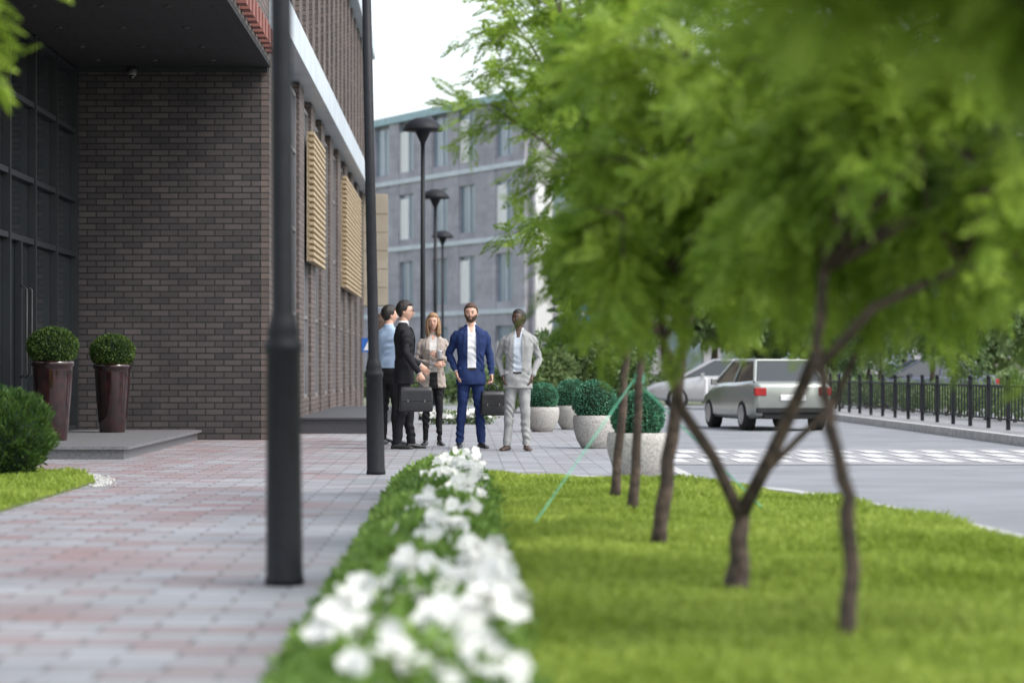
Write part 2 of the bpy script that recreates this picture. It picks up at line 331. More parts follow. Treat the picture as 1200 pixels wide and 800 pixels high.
    if jtype in('open','button'):
        b=MB()
        def fy(x,z):
            zs=[t[0] for t in tor]; rx=np.interp(z,zs,[t[1] for t in tor]); ry=np.interp(z,zs,[t[2] for t in tor]); cy=np.interp(z,zs,[t[3] for t in tor])
            return cy-ry*(1-min(abs(x)/rx,.98)**2.4)**(1/2.4)
        zt=1.47; zb=1.12
        for sd in (1,-1):
            A=[];Bq=[]
            for i in range(9):
                z=zt+(zb-zt)*i/8; w=openw(z); wid=.052*math.sin(math.pi*min(1,.25+.75*(1-i/8)))*(1 if i<8 else .2)+.004
                if i in(1,2): wid+=.014
                A.append((sd*w+lx(z),fy(w,z)-.012,z)); Bq.append((sd*(w+wid)+lx(z),fy(w+wid,z)-.015,z+.012))
            vs=A+Bq; vs+= [(x,y+.010,z) for x,y,z in vs]; n=9
            fs=[(i,i+1,n+i+1,n+i) for i in range(8)]+[(i+18,i+n+18,i+n+19,i+19) for i in range(8)]+[(n+i,n+i+1,n+i+19,n+i+18) for i in range(8)]
            b.add(vs,fs,0); zz=.99; b.box(min(sd*.10,sd*.155),max(sd*.10,sd*.155),fy(.13,zz)-.010,fy(.13,zz)+.02,zz-.02,zz+.02,0)
        b.obj('lapels',[jacket],e)
    b=MB()
    for i,(sd,arm) in enumerate(((1,armL),(-1,armR))):
        el=Vector(arm[0]); wr=Vector(arm[1]); dd=(wr-el).normalized()
        hd=Vector(handdir[i]) if handdir[i] else (dd+Vector((0,0,-.3))).normalized()
        nr=Vector(arm[2]) if len(arm)>2 else Vector((-sd,-.1,0))
        hand(b,wr+dd*.012,hd,nr,1 if i==0 else -1,curl[i])
    b.obj('hands',[skin],e,smooth=True)
    h=empty('head',(lx(1.6),-.012,1.668)); h.parent=e; h.rotation_euler=(math.radians(headtilt),0,math.radians(headyaw)); h.scale=(1.05,1.05,1.03)
    ws=.93 if female else 1.0
    def hf(q):
        x,y,z=q.x,q.y,q.z
        p=.88; sx=math.copysign(abs(x)**p,x); sy=math.copysign(abs(y)**p,y)
        X=.073*sx*ws; Y=.092*sy; Z=.117*z
        if z<0:
            X*=1-.30*(-z)**1.7
            Y*=(1-.45*(-z)**1.2) if y>0 else (1-.10*(-z)**2)
        f=max(0,-y)
        Y-=.005*math.exp(-((z-.24)/.10)**2)*f
        Y+=.007*math.exp(-((z-.05)/.10)**2)*f*math.exp(-((abs(x)-.38)/.16)**2)
        Y-=.004*math.exp(-((z+.22)/.15)**2)*f*math.exp(-((abs(x)-.5)/.2)**2)
        Y-=.010*math.exp(-((z+.80)/.16)**2)*f*math.exp(-(x/.35)**2)
        Y-=.005*math.exp(-((z+.52)/.12)**2)*f*math.exp(-(x/.35)**2)
        return Vector((X,Y,Z))
    b=MB(); b.ell((0,0,0),None,0,36,28,fn=hf)
    b.tube([(0,-.086,.020),(0,-.096,-.002),(0,-.105,-.022),(0,-.101,-.030),(0,-.086,-.036)],[.006,.008,.010,.0105,.006],0,10)
    for sd in (1,-1):
        b.ell((.0085*sd,-.094,-.029),(.0065,.008,.006),0,8,6)
        b.ell((.074*sd*ws,.006,-.006),(.008,.018,.030),0,10,8)
        b.ell((.029*sd,-.083,.006),(.0135,.008,.0058),2,10,6); b.ell((.029*sd,-.0900,.006),(.0055,.003,.0052),3,8,6)
        b.tube([(.014*sd,-.0905,.014),(.029*sd,-.0925,.0165),(.044*sd,-.083,.010)],[.0025,.0032,.002],0,6)
        b.tube([(.014*sd,-.094,.026),(.030*sd,-.0945,.030),(.047*sd,-.083,.024)],[.0025,.0038,.002],4,6)
    b.tube([(-.022,-.082,-.058),(-.008,-.0895,-.055),(.008,-.0895,-.055),(.022,-.082,-.058)],[.002,.0042,.0042,.002],1,6)
    b.tube([(-.018,-.082,-.063),(0,-.0895,-.0645),(.018,-.082,-.063)],[.002,.0045,.002],1,6)
    b.obj('face',[skin,lips or lipm,eyew,eyed,hair],h,smooth=True)
    nu,nv_=56,44
    def shell(mask,grow):
        vs=[];ok=[]
        for i in range(nv_+1):
            ph=-math.pi/2+math.pi*i/nv_; ph=max(min(ph,math.pi/2-.01),-math.pi/2+.01)
            for j in range(nu):
                th=2*math.pi*j/nu; q=Vector((math.cos(ph)*math.cos(th),math.cos(ph)*math.sin(th),math.sin(ph)))
                mk=mask(q); ok.append(mk); vs.append(grow(q) if mk else hf(q)*.965)
        fs=[]
        for i in range(nv_):
            for j in range(nu):
                f=(i*nu+j,i*nu+(j+1)%nu,(i+1)*nu+(j+1)%nu,(i+1)*nu+j)
                if sum(ok[a] for a in f)>=1: fs.append(f)
        bb=MB(); bb.add(vs,fs,0); return bb
    def grow(q):
        nn=noise.noise(q*5+Vector((rot,0,0)))*.25+noise.noise(Vector((q.x*16,q.y*16,q.z*5)))*.2
        return hf(q)+q*(.003+hairt*(1+nn)*min(1,max(0,q.z+.5)*1.1))
    def mask(q):
        if q.y<-.35: lim=.60-.20*max(0,abs(q.x)-.35)
        else: lim=float(np.interp(q.y,[-.35,-.1,.12,.35,1],[.48,.02,.0,-.5,-.72]))
        return q.z>lim+.03*math.sin(q.x*31+q.y*17)
    b=shell(mask,grow)
    if hairlen:
        for a in np.linspace(-38,218,22):
            t=math.radians(a); x0,y0=.074*math.cos(t),.082*math.sin(t)+.01; sw=.008*math.sin(a*.6)
            L=hairlen*(.9+.15*math.sin(a*1.7))
            b.tube([(x0*.8,y0*.8,.075),(x0*1.08,y0*1.08,.02),(x0*1.12+sw,y0*1.12,-.06),(x0*1.12-sw,y0*1.05-.006,-.07-L*.5),(x0*1.0,y0*.95-.012,-.07-L)],[.010,.017,.018,.016,.004],0,8)
    b.obj('hair',[hair],h,smooth=True)
    if beard:
        def bm(q): return (q.y<.1 and q.z<-.40+.5*max(0,abs(q.x)-.3) and not(q.z>-.62 and q.z<-.40 and abs(q.x)<.22)) or (q.z<.0 and abs(q.y)<.16 and abs(q.x)>.5) or (abs(q.x)<.33 and -.43<q.z<-.36 and q.y<0)
        shell(bm,lambda q:hf(q)+q*.005).obj('beard',[hair],h,smooth=True)
    if glasses:
        b=MB()
        for sd in (1,-1):
            b.tube([(.030*sd+.021*math.cos(t),-.100,.005+.016*math.sin(t)) for t in np.linspace(0,2*math.pi,15)],.002,0,5)
            b.tube([(.052*sd,-.098,.009),(.076*sd,.01,.009)],.002,0,5)
        b.tube([(-.01,-.101,.008),(.01,-.101,.008)],.002,0,5); b.obj('glasses',[lens_m],h)
    return e
LH=((.238,.03,1.155),(.252,-.045,.915)); RH=((-.238,.03,1.155),(-.252,-.045,.915))
LP=((.262,.095,1.165),(.192,-.025,.955),(-1,0,0)); RP=((-.262,.095,1.165),(-.192,-.025,.955),(1,0,0))
navy=C('navy_suit',(.014,.030,.105)); charcoal=C('charcoal_suit',(.014,.014,.018)); beige=C('beige_blazer',(.36,.31,.275)); ltgrey=C('light_grey_suit',(.31,.315,.31))
whites=C('white_shirt',(.70,.71,.74)); bluesh=C('blue_shirt',(.34,.45,.60)); black=C('black_trousers',(.012,.012,.014)); lace=C('cream_top',(.58,.56,.54)); paleblue=C('pale_blue_shirt',(.50,.55,.62))
person('businessman_in_blue_suit',(.085,30.8,0),6,1.85,navy,whites,navy,skinl,hairmats['brown'],shoe_b,LH,RP,(.13,.14),((-.02,0),(.02,0)),'open',-10,beard=True,curl=(1.5,.3))
person('businesswoman_in_beige_blazer',(-.41,31.8,0),4,1.75,beige,lace,black,skinl,hairmats['blonde'],shoe_b,((.220,-.01,1.15),(.075,-.205,1.20),(-.6,.7,0)),((-.220,-.01,1.15),(.01,-.195,1.10),(0,1,0)),(.085,.10),((-.03,.0),(.03,0)),'open',-6,female=True,hairlen=.14,curl=(1.2,.6),handdir=((-.55,-.1,.35),(1,.1,.1)))
person('businessman_in_black_suit',(-.76,30.5,0),98,1.87,charcoal,whites,charcoal,skinl,hairmats['dark'],shoe_b,((.235,-.02,1.16),(.20,-.22,1.02)),((-.245,.0,1.155),(-.250,-.15,.925),(1,0,.1)),(.10,.12),((-.10,.0),(.10,0)),'button',-12,glasses=True,curl=(.6,1.6),hairt=.018)
person('businessman_in_grey_suit',(.665,29.9,0),-6,1.76,ltgrey,paleblue,ltgrey,skind,hairmats['dark'],shoe_br,LP,RP,(.11,.14),((-.02,0),(.0,0)),'open',-34,curl=(.4,.4),lean=.02,hairt=.002,lips=lipd)
person('man_in_light_blue_shirt',(-1.0,32.2,0),150,1.86,bluesh,bluesh,black,skinl,hairmats['dark'],shoe_b,LH,RH,(.10,.11),((0,0),(0,0)),'shirt',-35,hairt=.018)
person('woman_with_brown_hair',(-1.14,33.4,0),100,1.78,bluesh,bluesh,black,skinl,hairmats['brown'],shoe_b,LH,RH,(.09,.09),((0,0),(0,0)),'shirt',0,female=True,hairlen=.2)
leather=mat('black_leather',(.02,.02,.023),(.012,.012,.014),rough=.35,scale=30,bump=.3); brass=mat('buckle',(.3,.27,.22),rough=.4,metal=1)
def bag(name,loc,rot,w,h,dp,hh):
    e=empty(name,loc,math.radians(rot)); b=MB(); rs=[]
    for z,ww,dd in ((0,w*.96,dp*.9),(.02,w,dp),(h*.5,w*1.0,dp*1.0),(h*.85,w*.96,dp*.75),(h,w*.9,dp*.45)):
        n=24; rs.append([(ww/2*math.copysign(abs(math.cos(2*math.pi*j/n))**.35,math.cos(2*math.pi*j/n)),dd/2*math.copysign(abs(math.sin(2*math.pi*j/n))**.35,math.sin(2*math.pi*j/n)),z) for j in range(n)])
    b.rings(rs); b.obj('body',[leather],e,smooth=True)
    b=MB(); b.box(-w*.46,w*.46,-dp*.5-.006,-dp*.5+.02,h*.42,h*.86,0)
    for s in (-1,1): b.box(s*w*.25-.008,s*w*.25+.008,-dp*.5-.012,-dp*.5+.0,h*.38,h*.47,1)
    b.obj('flap',[leather,brass],e,bevel=.006)
    b=MB(); b.tube([(w*.2*math.cos(t),0,h-.01+hh*math.sin(t)) for t in np.linspace(0,math.pi,11)],.0095,0,8); b.obj('handle',[leather],e,smooth=True)
bag('briefcase',(-.60,30.17,.475),4,.42,.31,.09,.07)
bag('leather_handbag',(.36,30.66,.42),8,.31,.31,.14,.10)
e=empty('coffee_cup',(-.325,31.56,1.14)); b=MB(); b.lathe(0,0,[(.0,0),(.026,0),(.036,.10),(.038,.102),(.038,.112),(.0,.115)],0,18); b.obj('cup',['white'],e,smooth=True)

# ---------------------------------------------------------------- ground
def sheet(name,x0,x1,y0,y1,z,m):
    b=MB(); b.add([(x0,y0,z),(x1,y0,z),(x1,y1,z),(x0,y1,z)],[(0,1,2,3)]); return b.obj(name,[m])
sheet('ground',-1500,1500,-200,3000,-.15,'ground')
sheet('road',1.5,8.3,-10,62,-.13,'asphalt')
sheet('cross_road',-80,80,62,76,-.129,'asphalt')
b=MB()
poly=[(-40,-6),(.5,-6),(.5,20.3),(2.1,20.3),(2.1,62),(-40,62)]
b.add([(x,y,0) for x,y in poly]+[(x,y,-.15) for x,y in poly],[tuple(range(6))]+[(i,i+6,(i+1)%6+6,(i+1)%6) for i in range(6)])
b.obj('pavement',['paving'])
b=MB(); b.box(8.4,12.5,-6,61.9,-.15,0); b.obj('pavement',['paving2'])
def kerb(name,path,w,z0,z1,m='kerb'):
    b=MB(); L=[];R=[]
    P=[Vector((x,y,0)) for x,y in path]
    for i,p in enumerate(P):
        t=(P[min(i+1,len(P)-1)]-P[max(i-1,0)]).normalized(); n=Vector((-t.y,t.x,0))
        L.append(p+n*w/2);R.append(p-n*w/2)
    for i in range(len(P)-1):
        g=.006*(P[i+1]-P[i]).normalized()
        a,bb,c,d=L[i]+g,R[i]+g,R[i+1]-g,L[i+1]-g
        vs=[(q.x,q.y,z0) for q in (a,bb,c,d)]+[(q.x,q.y,z1) for q in (a,bb,c,d)]
        b.add(vs,[(0,3,2,1),(4,5,6,7),(0,1,5,4),(1,2,6,5),(2,3,7,6),(3,0,4,7)])
    return b.obj(name,[m],bevel=.012)
def densify(p,s=1.0):
    out=[p[0]]
    for a,c in zip(p[:-1],p[1:]):
        n=max(1,int(round(math.dist(a,c)/s)))
        for i in range(1,n+1): out.append((a[0]+(c[0]-a[0])*i/n,a[1]+(c[1]-a[1])*i/n))
    return out
right_edge=[(-.5,22.3),(.25,22.3),(.95,21.95),(1.6,21.35),(2.15,20.5),(2.6,19.2),(2.88,17.6),(3.08,15.6),(3.22,13.6),(3.32,11),(3.36,8),(3.38,-5)]
kerb('kerb',densify(right_edge),.13,-.14,.045)
kerb('kerb',densify([(2.1,20.7),(2.1,61.9)]),.13,-.14,.012)
kerb('kerb',densify([(8.33,-5),(8.33,61.9)]),.14,-.14,.012)
lawn=[(-.5,-5),(-.5,22.24)]+[(x-.03,y-.06) for x,y in right_edge[1:]]
b=MB(); n=len(lawn)
b.add([(x,y,.02) for x,y in lawn]+[(x,y,-.14) for x,y in lawn],[tuple(range(n-1,-1,-1))]+[(i,(i+1)%n,(i+1)%n+n,i+n) for i in range(n)])
b.obj('lawn_soil',['soil'])
lawn2=[(-12,6),(-3.25,6),(-3.25,21.3),(-3.5,22.4),(-4.2,23.3),(-12,23.3)]
b=MB(); n=len(lawn2)
b.add([(x,y,.02) for x,y in lawn2]+[(x,y,-.1) for x,y in lawn2],[tuple(range(n))]+[(i,i+n,(i+1)%n+n,(i+1)%n) for i in range(n)])
b.obj('lawn_soil',['soil'])
b=MB()
for i in range(300):
    t=random.random(); x=-3.2+random.gauss(0,.05)-(t**2)*.55; y=20.6+t*2.7
    r=random.uniform(.008,.018); b.ell((x+.05,y,.004),(r,r,r*.5),0,6,4)
b.obj('pebble_border',['pebble'],smooth=True)
def inside(x,y,poly):
    c=np.zeros(len(x),bool); j=len(poly)-1
    for i in range(len(poly)):
        xi,yi=poly[i];xj,yj=poly[j]
        c^=((yi>y)!=(yj>y))&(x<(xj-xi)*(y-yi)/((yj-yi)+1e-12)+xi); j=i
    return c
def grass(name,poly,xr,yr,n,h=.05,w=.006):
    u=rng.random(n); y=yr[0]+(yr[1]-yr[0])*u**1.25; x=rng.uniform(*xr,n)
    k=inside(x,y,poly); x=x[k];y=y[k];n=len(x)
    hh=h*rng.uniform(.5,1.3,n)*(1+.55*np.sin(x*2.3+y*1.1)*np.sin(y*1.7-x)+.3*np.sin(x*7+y*5)*np.sin(y*6-x*4)); ww=w*rng.uniform(.7,1.4,n)*(1+y*.06)
    a=rng.uniform(0,6.28,n); d=rng.uniform(0,6.28,n); ln=hh*rng.uniform(.1,.9,n)
    c=np.stack([x,y,np.full(n,.018)],1); wv=np.stack([np.cos(a),np.sin(a),0*a],1)*ww[:,None]
    mid=c+np.stack([np.cos(d)*ln*.3,np.sin(d)*ln*.3,hh*.6],1); tip=c+np.stack([np.cos(d)*ln,np.sin(d)*ln,hh],1)
    V=np.stack([c-wv,c+wv,mid+wv*.7,tip,mid-wv*.7],1).reshape(-1,3); F=np.arange(len(V)).reshape(-1,5)
    return npmesh(name,V,F,['grass'])
grass('lawn_grass',lawn,(-.5,3.4),(5.2,22.3),150000)
grass('lawn_grass',lawn2,(-6,-3.2),(15.5,23.3),26000)

b=MB(); x=2.5
while x<8.0:
    for k,(ya,yb) in enumerate(((29.3,30.5),(30.9,32.1),(32.5,33.6))):
        o=.2 if k%2 else 0
        b.add([(x+o,ya,-.119),(x+o+.24,ya,-.119),(x+o+.24,yb,-.119),(x+o,yb,-.119)],[(0,1,2,3)])
    x+=.42
b.obj('crosswalk_markings',['paint'])
b=MB(); b.add([(2.2,28.7,-.124),(8.2,28.7,-.124),(8.2,34.4,-.124),(2.2,34.4,-.124)],[(0,1,2,3)]); b.obj('raised_crossing_paving',['paving2'])
b=MB(); b.lathe(5.6,21.2,[(.0,-.126),(.33,-.126),(.33,-.12),(.27,-.12),(.0,-.121)],0,30); b.obj('manhole_cover',['granite'])

# ---------------------------------------------------------------- near building
B=empty('brick_office_building')
b=MB(); b.box(-14,-2.90,34.5,68,0,10.0); b.obj('front_wall',['brick'],B)
b=MB(); b.box(-14,-2.78,24.0,34.49,5.38,10.2); b.obj('upper_volume',['brick_side'],B)
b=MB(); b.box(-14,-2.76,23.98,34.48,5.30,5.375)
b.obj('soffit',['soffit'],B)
b=MB(); b.box(-5.53,-2.80,34.40,34.497,5.24,5.297); b.obj('soffit_trim',['frame'],B)
b=MB()
for y in (28.6,30.4,32.2,33.6):
    for x in (-5.1,-4.3,-3.5): b.lathe(x,y,[(.0,5.285),(.04,5.285),(.045,5.299),(.0,5.2995)],0,14)
b.obj('downlights',['dim_metal'],B)
b=MB()
b.box(-2.897,-2.78,34.5,38.6,0,5.8); y=38.6
b2=MB(); b3=MB()
while y<66:
    b2.box(-2.897,-2.845,y,y+1.9,.5,5.6)
    for zz in (.5,1.9,3.3,4.6,5.55): b3.box(-2.85,-2.82,y,y+1.9,zz,zz+.06)
    for yy in (y,y+.92,y+1.84): b3.box(-2.849,-2.815,yy,yy+.06,.56,5.55)
    b.box(-2.897,-2.80,y,y+1.9,0,.5)
    b.box(-2.897,-2.76,y+1.9,y+3.1,0,5.8); y+=3.1
b.obj('piers_ground_floor',['brick_side'],B); b2.obj('windows_ground_floor',['glass_side'],B); b3.obj('window_frames',['grey_metal'],B)
b=MB();b2=MB();b3=MB(); y=34.5
while y<67:
    b.box(-2.897,-2.70,y,y+.75,6.33,9.7)
    b2.box(-2.897,-2.84,y+.75,y+1.7,6.33,9.7)
    b3.box(-2.845,-2.81,y+.75,y+1.7,7.9,8.0); b3.box(-2.844,-2.79,y+1.15,y+1.22,6.33,9.69)
    y+=1.7
b.obj('piers_upper_floor',['brick_side'],B); b2.obj('windows_upper_floor',['glass_side'],B); b3.obj('mullions_upper_floor',['white_metal'],B)
b=MB(); b.box(-2.898,-2.52,34.52,68.1,5.82,6.32); b.box(-2.898,-2.5,34.52,68.1,9.72,10.25); b.box(-14,-2.9,34.6,68,10.0,10.2)
b.obj('cladding_bands',['white_metal'],B)
b=MB(); y=26
while y<34.3:
    b.box(-2.777,-2.66,y,y+.26,5.47,5.72); y+=.5
b.obj('brick_dentils',['red'],B)
def slats(name,y0,y1,z0,z1,x1):
    b=MB(); z=z0
    while z<z1-.03:
        b.box(-2.715,x1,y0,y1,z,z+.055); z+=.105
    b.box(-2.755,-2.715,y0+.02,y1-.02,z0,z1-.06); b.obj(name,['wood'],B)
slats('timber_louvre',42.3,45.9,2.9,5.22,-2.63); slats('timber_louvre',54,62,2.85,5.3,-2.63)
b=MB()
for i in range(6):
    z=2.75+i*.5; b.box(-2.75,-2.08,66.0,66.12,z,z+.485)
b.box(-2.74,-2.1,66.13,66.2,2.72,5.8)
b.obj('timber_screen',['board'],B)
b=MB(); b.box(-13.9,-5.60,24.6,34.48,.14,5.29); b.obj('entrance_glazing',['glass'],B)
b=MB()
for y in (24.6,26.1,27.7,29.3,31.05,32.7,34.38): b.box(-5.598,-5.50,y,y+.075,.14,5.29)
for z in (.14,2.6,3.38,4.35,5.2): b.box(-5.597,-5.52,24.6,34.4,z,z+.07)
b.box(-5.596,-5.51,30.1,30.17,.21,2.6)
b.obj('entrance_mullions',['frame'],B)
b=MB()
for y in (29.95,30.3):
    b.tube([(-5.5,y,.9),(-5.42,y,.95),(-5.42,y,2.0),(-5.5,y,2.05)],.015,0,8)
b.obj('door_handles',['dim_metal'],B,smooth=True)
b=MB(); b.box(-12,-3.8,27.0,34.45,-.02,.109); b.box(-12,-3.74,26.95,34.44,.11,.145); b.obj('entrance_platform',['granite'],B)
b=MB(); b.box(-2.6,-1.42,37.8,50,0,.22); b.box(-2.62,-1.38,37.76,50.04,.221,.25); b.obj('granite_ledge',['granite_dk'],B)
b=MB(); b.lathe(-4.71,34.3,[(.0,5.15),(.04,5.15),(.06,5.18),(.065,5.23)],0,16); b.box(-4.76,-4.66,34.3,34.39,5.21,5.26)
b.ell((-4.71,34.28,5.15),(.042,.042,.045),1)
b.obj('security_camera',['grey_metal','glass'],smooth=True)

# ---------------------------------------------------------------- far building
F=empty('distant_office_building',(2.7,108,0),math.atan2(14.0,-7.2))
Lf=36
b=MB(); b.box(0,Lf,-24,-.25,0,13.6) ; b.obj('walls',['farbrick_hazed'],F)
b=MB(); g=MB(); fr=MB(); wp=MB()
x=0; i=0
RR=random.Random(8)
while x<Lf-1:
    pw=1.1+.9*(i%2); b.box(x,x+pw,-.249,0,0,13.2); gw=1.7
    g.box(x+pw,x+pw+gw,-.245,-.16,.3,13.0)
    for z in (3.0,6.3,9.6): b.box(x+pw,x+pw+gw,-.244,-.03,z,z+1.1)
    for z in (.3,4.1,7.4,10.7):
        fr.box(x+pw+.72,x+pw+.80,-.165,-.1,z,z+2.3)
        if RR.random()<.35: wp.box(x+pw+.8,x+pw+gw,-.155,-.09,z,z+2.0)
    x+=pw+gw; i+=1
b.obj('piers',['farbrick_hazed'],F); g.obj('windows',['glass_far_hazed'],F); fr.obj('mullions',['white_metal'],F); wp.obj('blinds',['white'],F)
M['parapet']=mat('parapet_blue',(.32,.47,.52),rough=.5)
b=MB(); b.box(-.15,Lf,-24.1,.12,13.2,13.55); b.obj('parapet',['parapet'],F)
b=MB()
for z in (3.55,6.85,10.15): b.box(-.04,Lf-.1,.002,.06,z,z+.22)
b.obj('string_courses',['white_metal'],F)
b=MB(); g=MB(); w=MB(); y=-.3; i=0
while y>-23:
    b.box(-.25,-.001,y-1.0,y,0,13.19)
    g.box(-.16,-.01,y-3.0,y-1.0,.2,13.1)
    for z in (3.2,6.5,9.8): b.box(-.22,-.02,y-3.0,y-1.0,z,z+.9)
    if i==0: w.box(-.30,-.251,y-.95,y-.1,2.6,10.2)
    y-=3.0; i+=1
b.obj('piers_end',['farbrick_hazed'],F); g.obj('windows_end',['glass_far_hazed'],F); w.obj('pale_strip',['white'],F)

# ---------------------------------------------------------------- street lamps
def lamp(x,y,H=6.0,col=1.12,lean=0):
    e=empty('street_lamp',(x,y,0)); e.rotation_euler=(0,lean,0)
    b=MB()
    b.lathe(0,0,[(.0,0),(.092,0),(.092,.03),(.086,.05),(.083,.5),(.078,col-.08),(.088,col-.06),(.088,col-.03),(.072,col),(.078,col+.02),(.062,col+.08),(.052,col+.12),(.05,2.5),(.042,H-.55),(.0,H-.55)],0,32)
    b.obj('pole',['metal_black'],e,smooth=True)
    b=MB()
    b.lathe(0,0,[(.0,H-.56),(.045,H-.55),(.05,H-.5),(.09,H-.42),(.14,H-.31),(.15,H-.27),(.39,H-.265),(.40,H-.24),(.36,H-.16),(.27,H-.07),(.15,H-.015),(.05,H),(.0,H)],0,32)
    b.obj('lamp_head',['metal_black'],e,smooth=True)
    b=MB(); b.lathe(0,0,[(.0,H-.278),(.13,H-.278),(.14,H-.272),(.0,H-.271)],0,20); b.obj('diffuser',['white'],e)
lamp(-.835,11.24,6,1.15,-.006); lamp(-.842,23.1,6,1.0,-.02)
lamp(-.82,48,6.0,1.1,0); lamp(-.80,67,6.0); lamp(-.78,87,6.0)

# ---------------------------------------------------------------- planters
def ballbush(parent,c,r,m,n=5200,L=.03,W=.016,squash=.95):
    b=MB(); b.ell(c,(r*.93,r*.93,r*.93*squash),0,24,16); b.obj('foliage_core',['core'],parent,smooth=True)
    d=unit(rng.normal(0,1,(n,3)))
    bump=1+.05*np.sin(d[:,0]*9+c[0]*7)*np.sin(d[:,1]*8)*np.sin(d[:,2]*7+c[1])
    p=d*(r*rng.uniform(.88,1.0,n)*bump)[:,None]*np.array([1,1,squash])+np.array(c)
    V,Fc=leaves(p,d,L,W,.7); npmesh('foliage',V,Fc,[m],parent)
def bowl(x,y,rt=.27,h=.40,rb=.23):
    e=empty('round_planter',(x,y,0)); s=rt/.27
    b=MB(); b.lathe(0,0,[(.0,0),(.15*s,0),(.17*s,.012),(.225*s,.10*h/.4),(.265*s,.22*h/.4),(.277*s,.32*h/.4),(.27*s,.39*h/.4),(.262*s,h),(.235*s,h),(.23*s,h-.04),(.0,h-.04)],0,36)
    b.obj('bowl',['conc'],e,smooth=True)
    ballbush(e,(0,0,h+rb*.62),rb,'box')
bowl(1.60,22.3,.28,.42,.24); bowl(1.66,30.8,.27,.42,.28); bowl(1.80,40.5,.27,.4,.28); bowl(1.26,39,.27,.4,.25)
def tall(x,y,h=.95):
    e=empty('tall_planter',(x,y,.145))
    b=MB(); b.lathe(0,0,[(.0,0),(.165,0),(.175,.015),(.20,.25*h),(.228,.6*h),(.243,.88*h),(.245,.93*h),(.262,.94*h),(.266,.97*h),(.26,h),(.225,h),(.22,h-.05),(.0,h-.05)],0,40)
    b.obj('pot',['glaze'],e,smooth=True)
    ballbush(e,(0,0,h+.17),.30,'box2',6000,.035,.018,.78)
tall(-4.97,29.2,.96); tall(-4.80,33.0,.93)
e=empty('thuja_bush',(-4.22,22.2,0))
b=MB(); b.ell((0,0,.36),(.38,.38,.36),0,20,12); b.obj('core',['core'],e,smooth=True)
n=9000; d=unit(rng.normal(0,1,(n,3))); p=d*np.array([.44,.44,.42])*(rng.uniform(.8,1.0,n)*(1+.12*np.sin(d[:,0]*12)*np.sin(d[:,2]*10)))[:,None]+np.array([0,0,.40]); k=p[:,2]>.02; p=p[k]; d=d[k]
V,Fc=leaves(p,d+np.array([0,0,.8]),.06,.02,.35); npmesh('foliage',V,Fc,['thuja'],e)

# ---------------------------------------------------------------- trees
def tree(name,trunk,r0,cc,cr,seed,nl=9,ns=9,per=30,m='leaf',size=.15,forks=None,droop=0.,zlow=-.75,nf=None):
    rnd=random.Random(seed); e=empty(name,(trunk[0][0],trunk[0][1],0)); off=Vector((trunk[0][0],trunk[0][1],0))
    b=MB()
    T=[Vector(p)-off for p in trunk]
    pts=[];n=len(T)
    for i in range(n-1):
        for k in range(4):
            t=k/4; p=T[i].lerp(T[i+1],t)+Vector((rnd.gauss(0,.006),rnd.gauss(0,.006),0))*(1 if (i or k) else 0); pts.append(p)
    pts.append(T[-1]); rad=[r0*(1.25 if i==0 else 1)*(1-.5*i/len(pts))*rnd.uniform(.92,1.08) for i in range(len(pts))]
    b.tube(pts,rad,0,10)
    starts=[] if nf else [(T[-1],rad[-1])]
    for fk in (forks or []):
        F2=[Vector(p)-off for p in fk[0]]; rr=[fk[1]*(1-.4*i/len(F2)) for i in range(len(F2))]; b.tube(F2,rr,0,9); starts.append((F2[-1],rr[-1]))
        starts.append((F2[-2],rr[-2]*.7))
    c=Vector(cc)-off
    O=[];A=[]
    def rp(lo,hi):
        while True:
            q=Vector((rnd.gauss(0,1),rnd.gauss(0,1),rnd.gauss(0,1))).normalized()
            if q.z>zlow: break
        q=q*rnd.uniform(lo,hi); return c+Vector((q.x*cr[0],q.y*cr[1],q.z*cr[2]))
    for i in range(nl):
        s,rs=starts[i%len(starts)]; t=rp(.6,.95)
        mid=s.lerp(t,.5)+Vector((0,0,.12+rnd.gauss(0,.06))); P=[s,s.lerp(mid,.5)+Vector((rnd.gauss(0,.03),rnd.gauss(0,.03),.03)),mid,mid.lerp(t,.6)+Vector((0,0,.04)),t]
        b.tube(P,[min(rs,.03)*f for f in (1,.8,.6,.4,.15)],0,6)
        for j in range(ns):
            u=rnd.uniform(.35,1); k=int(u*3.999); q=P[k].lerp(P[k+1],u*4-k) if k<4 else P[4]
            d=(q-c); d=Vector((d.x/cr[0],d.y/cr[1],d.z/cr[2])); dirv=(d.normalized()*.8+Vector((rnd.gauss(0,.6),rnd.gauss(0,.6),rnd.gauss(0,.45)))).normalized()
            ln=rnd.uniform(.25,.55)*min(cr)
            q2=q+dirv*ln; mq=q.lerp(q2,.5)+Vector((0,0,.04)); q2=q2+Vector((0,0,-.06-droop*rnd.random()))
            b.tube([q,mq,q2],[.007,.005,.002],0,5)
            for w in range(per):
                v=rnd.uniform(.1,1.05); p=(q.lerp(mq,v*2) if v<.5 else mq.lerp(q2,v*2-1)); sd=.03
                p=p+Vector((rnd.gauss(0,sd),rnd.gauss(0,sd),rnd.gauss(0,sd)))
                a=(q2-q).normalized()*.7+Vector((rnd.gauss(0,.6),rnd.gauss(0,.6),rnd.gauss(-.05,.4)))
                O.append(p);A.append(a.normalized())
    b.obj('trunk_and_branches',['bark'],e,smooth=True)
    O=np.array(O);A=np.array(A)
    V,Fc=compound(O,A,size*rng.uniform(.7,1.25,len(O))); npmesh('foliage',V,Fc,[m],e)
tree('street_tree',[(1.118,18,0),(1.168,18,.575),(1.213,18.05,1.08),(1.2,18,1.7)],.038,(1.08,18.2,2.75),(1.18,1.2,1.5),1,11,10,24)
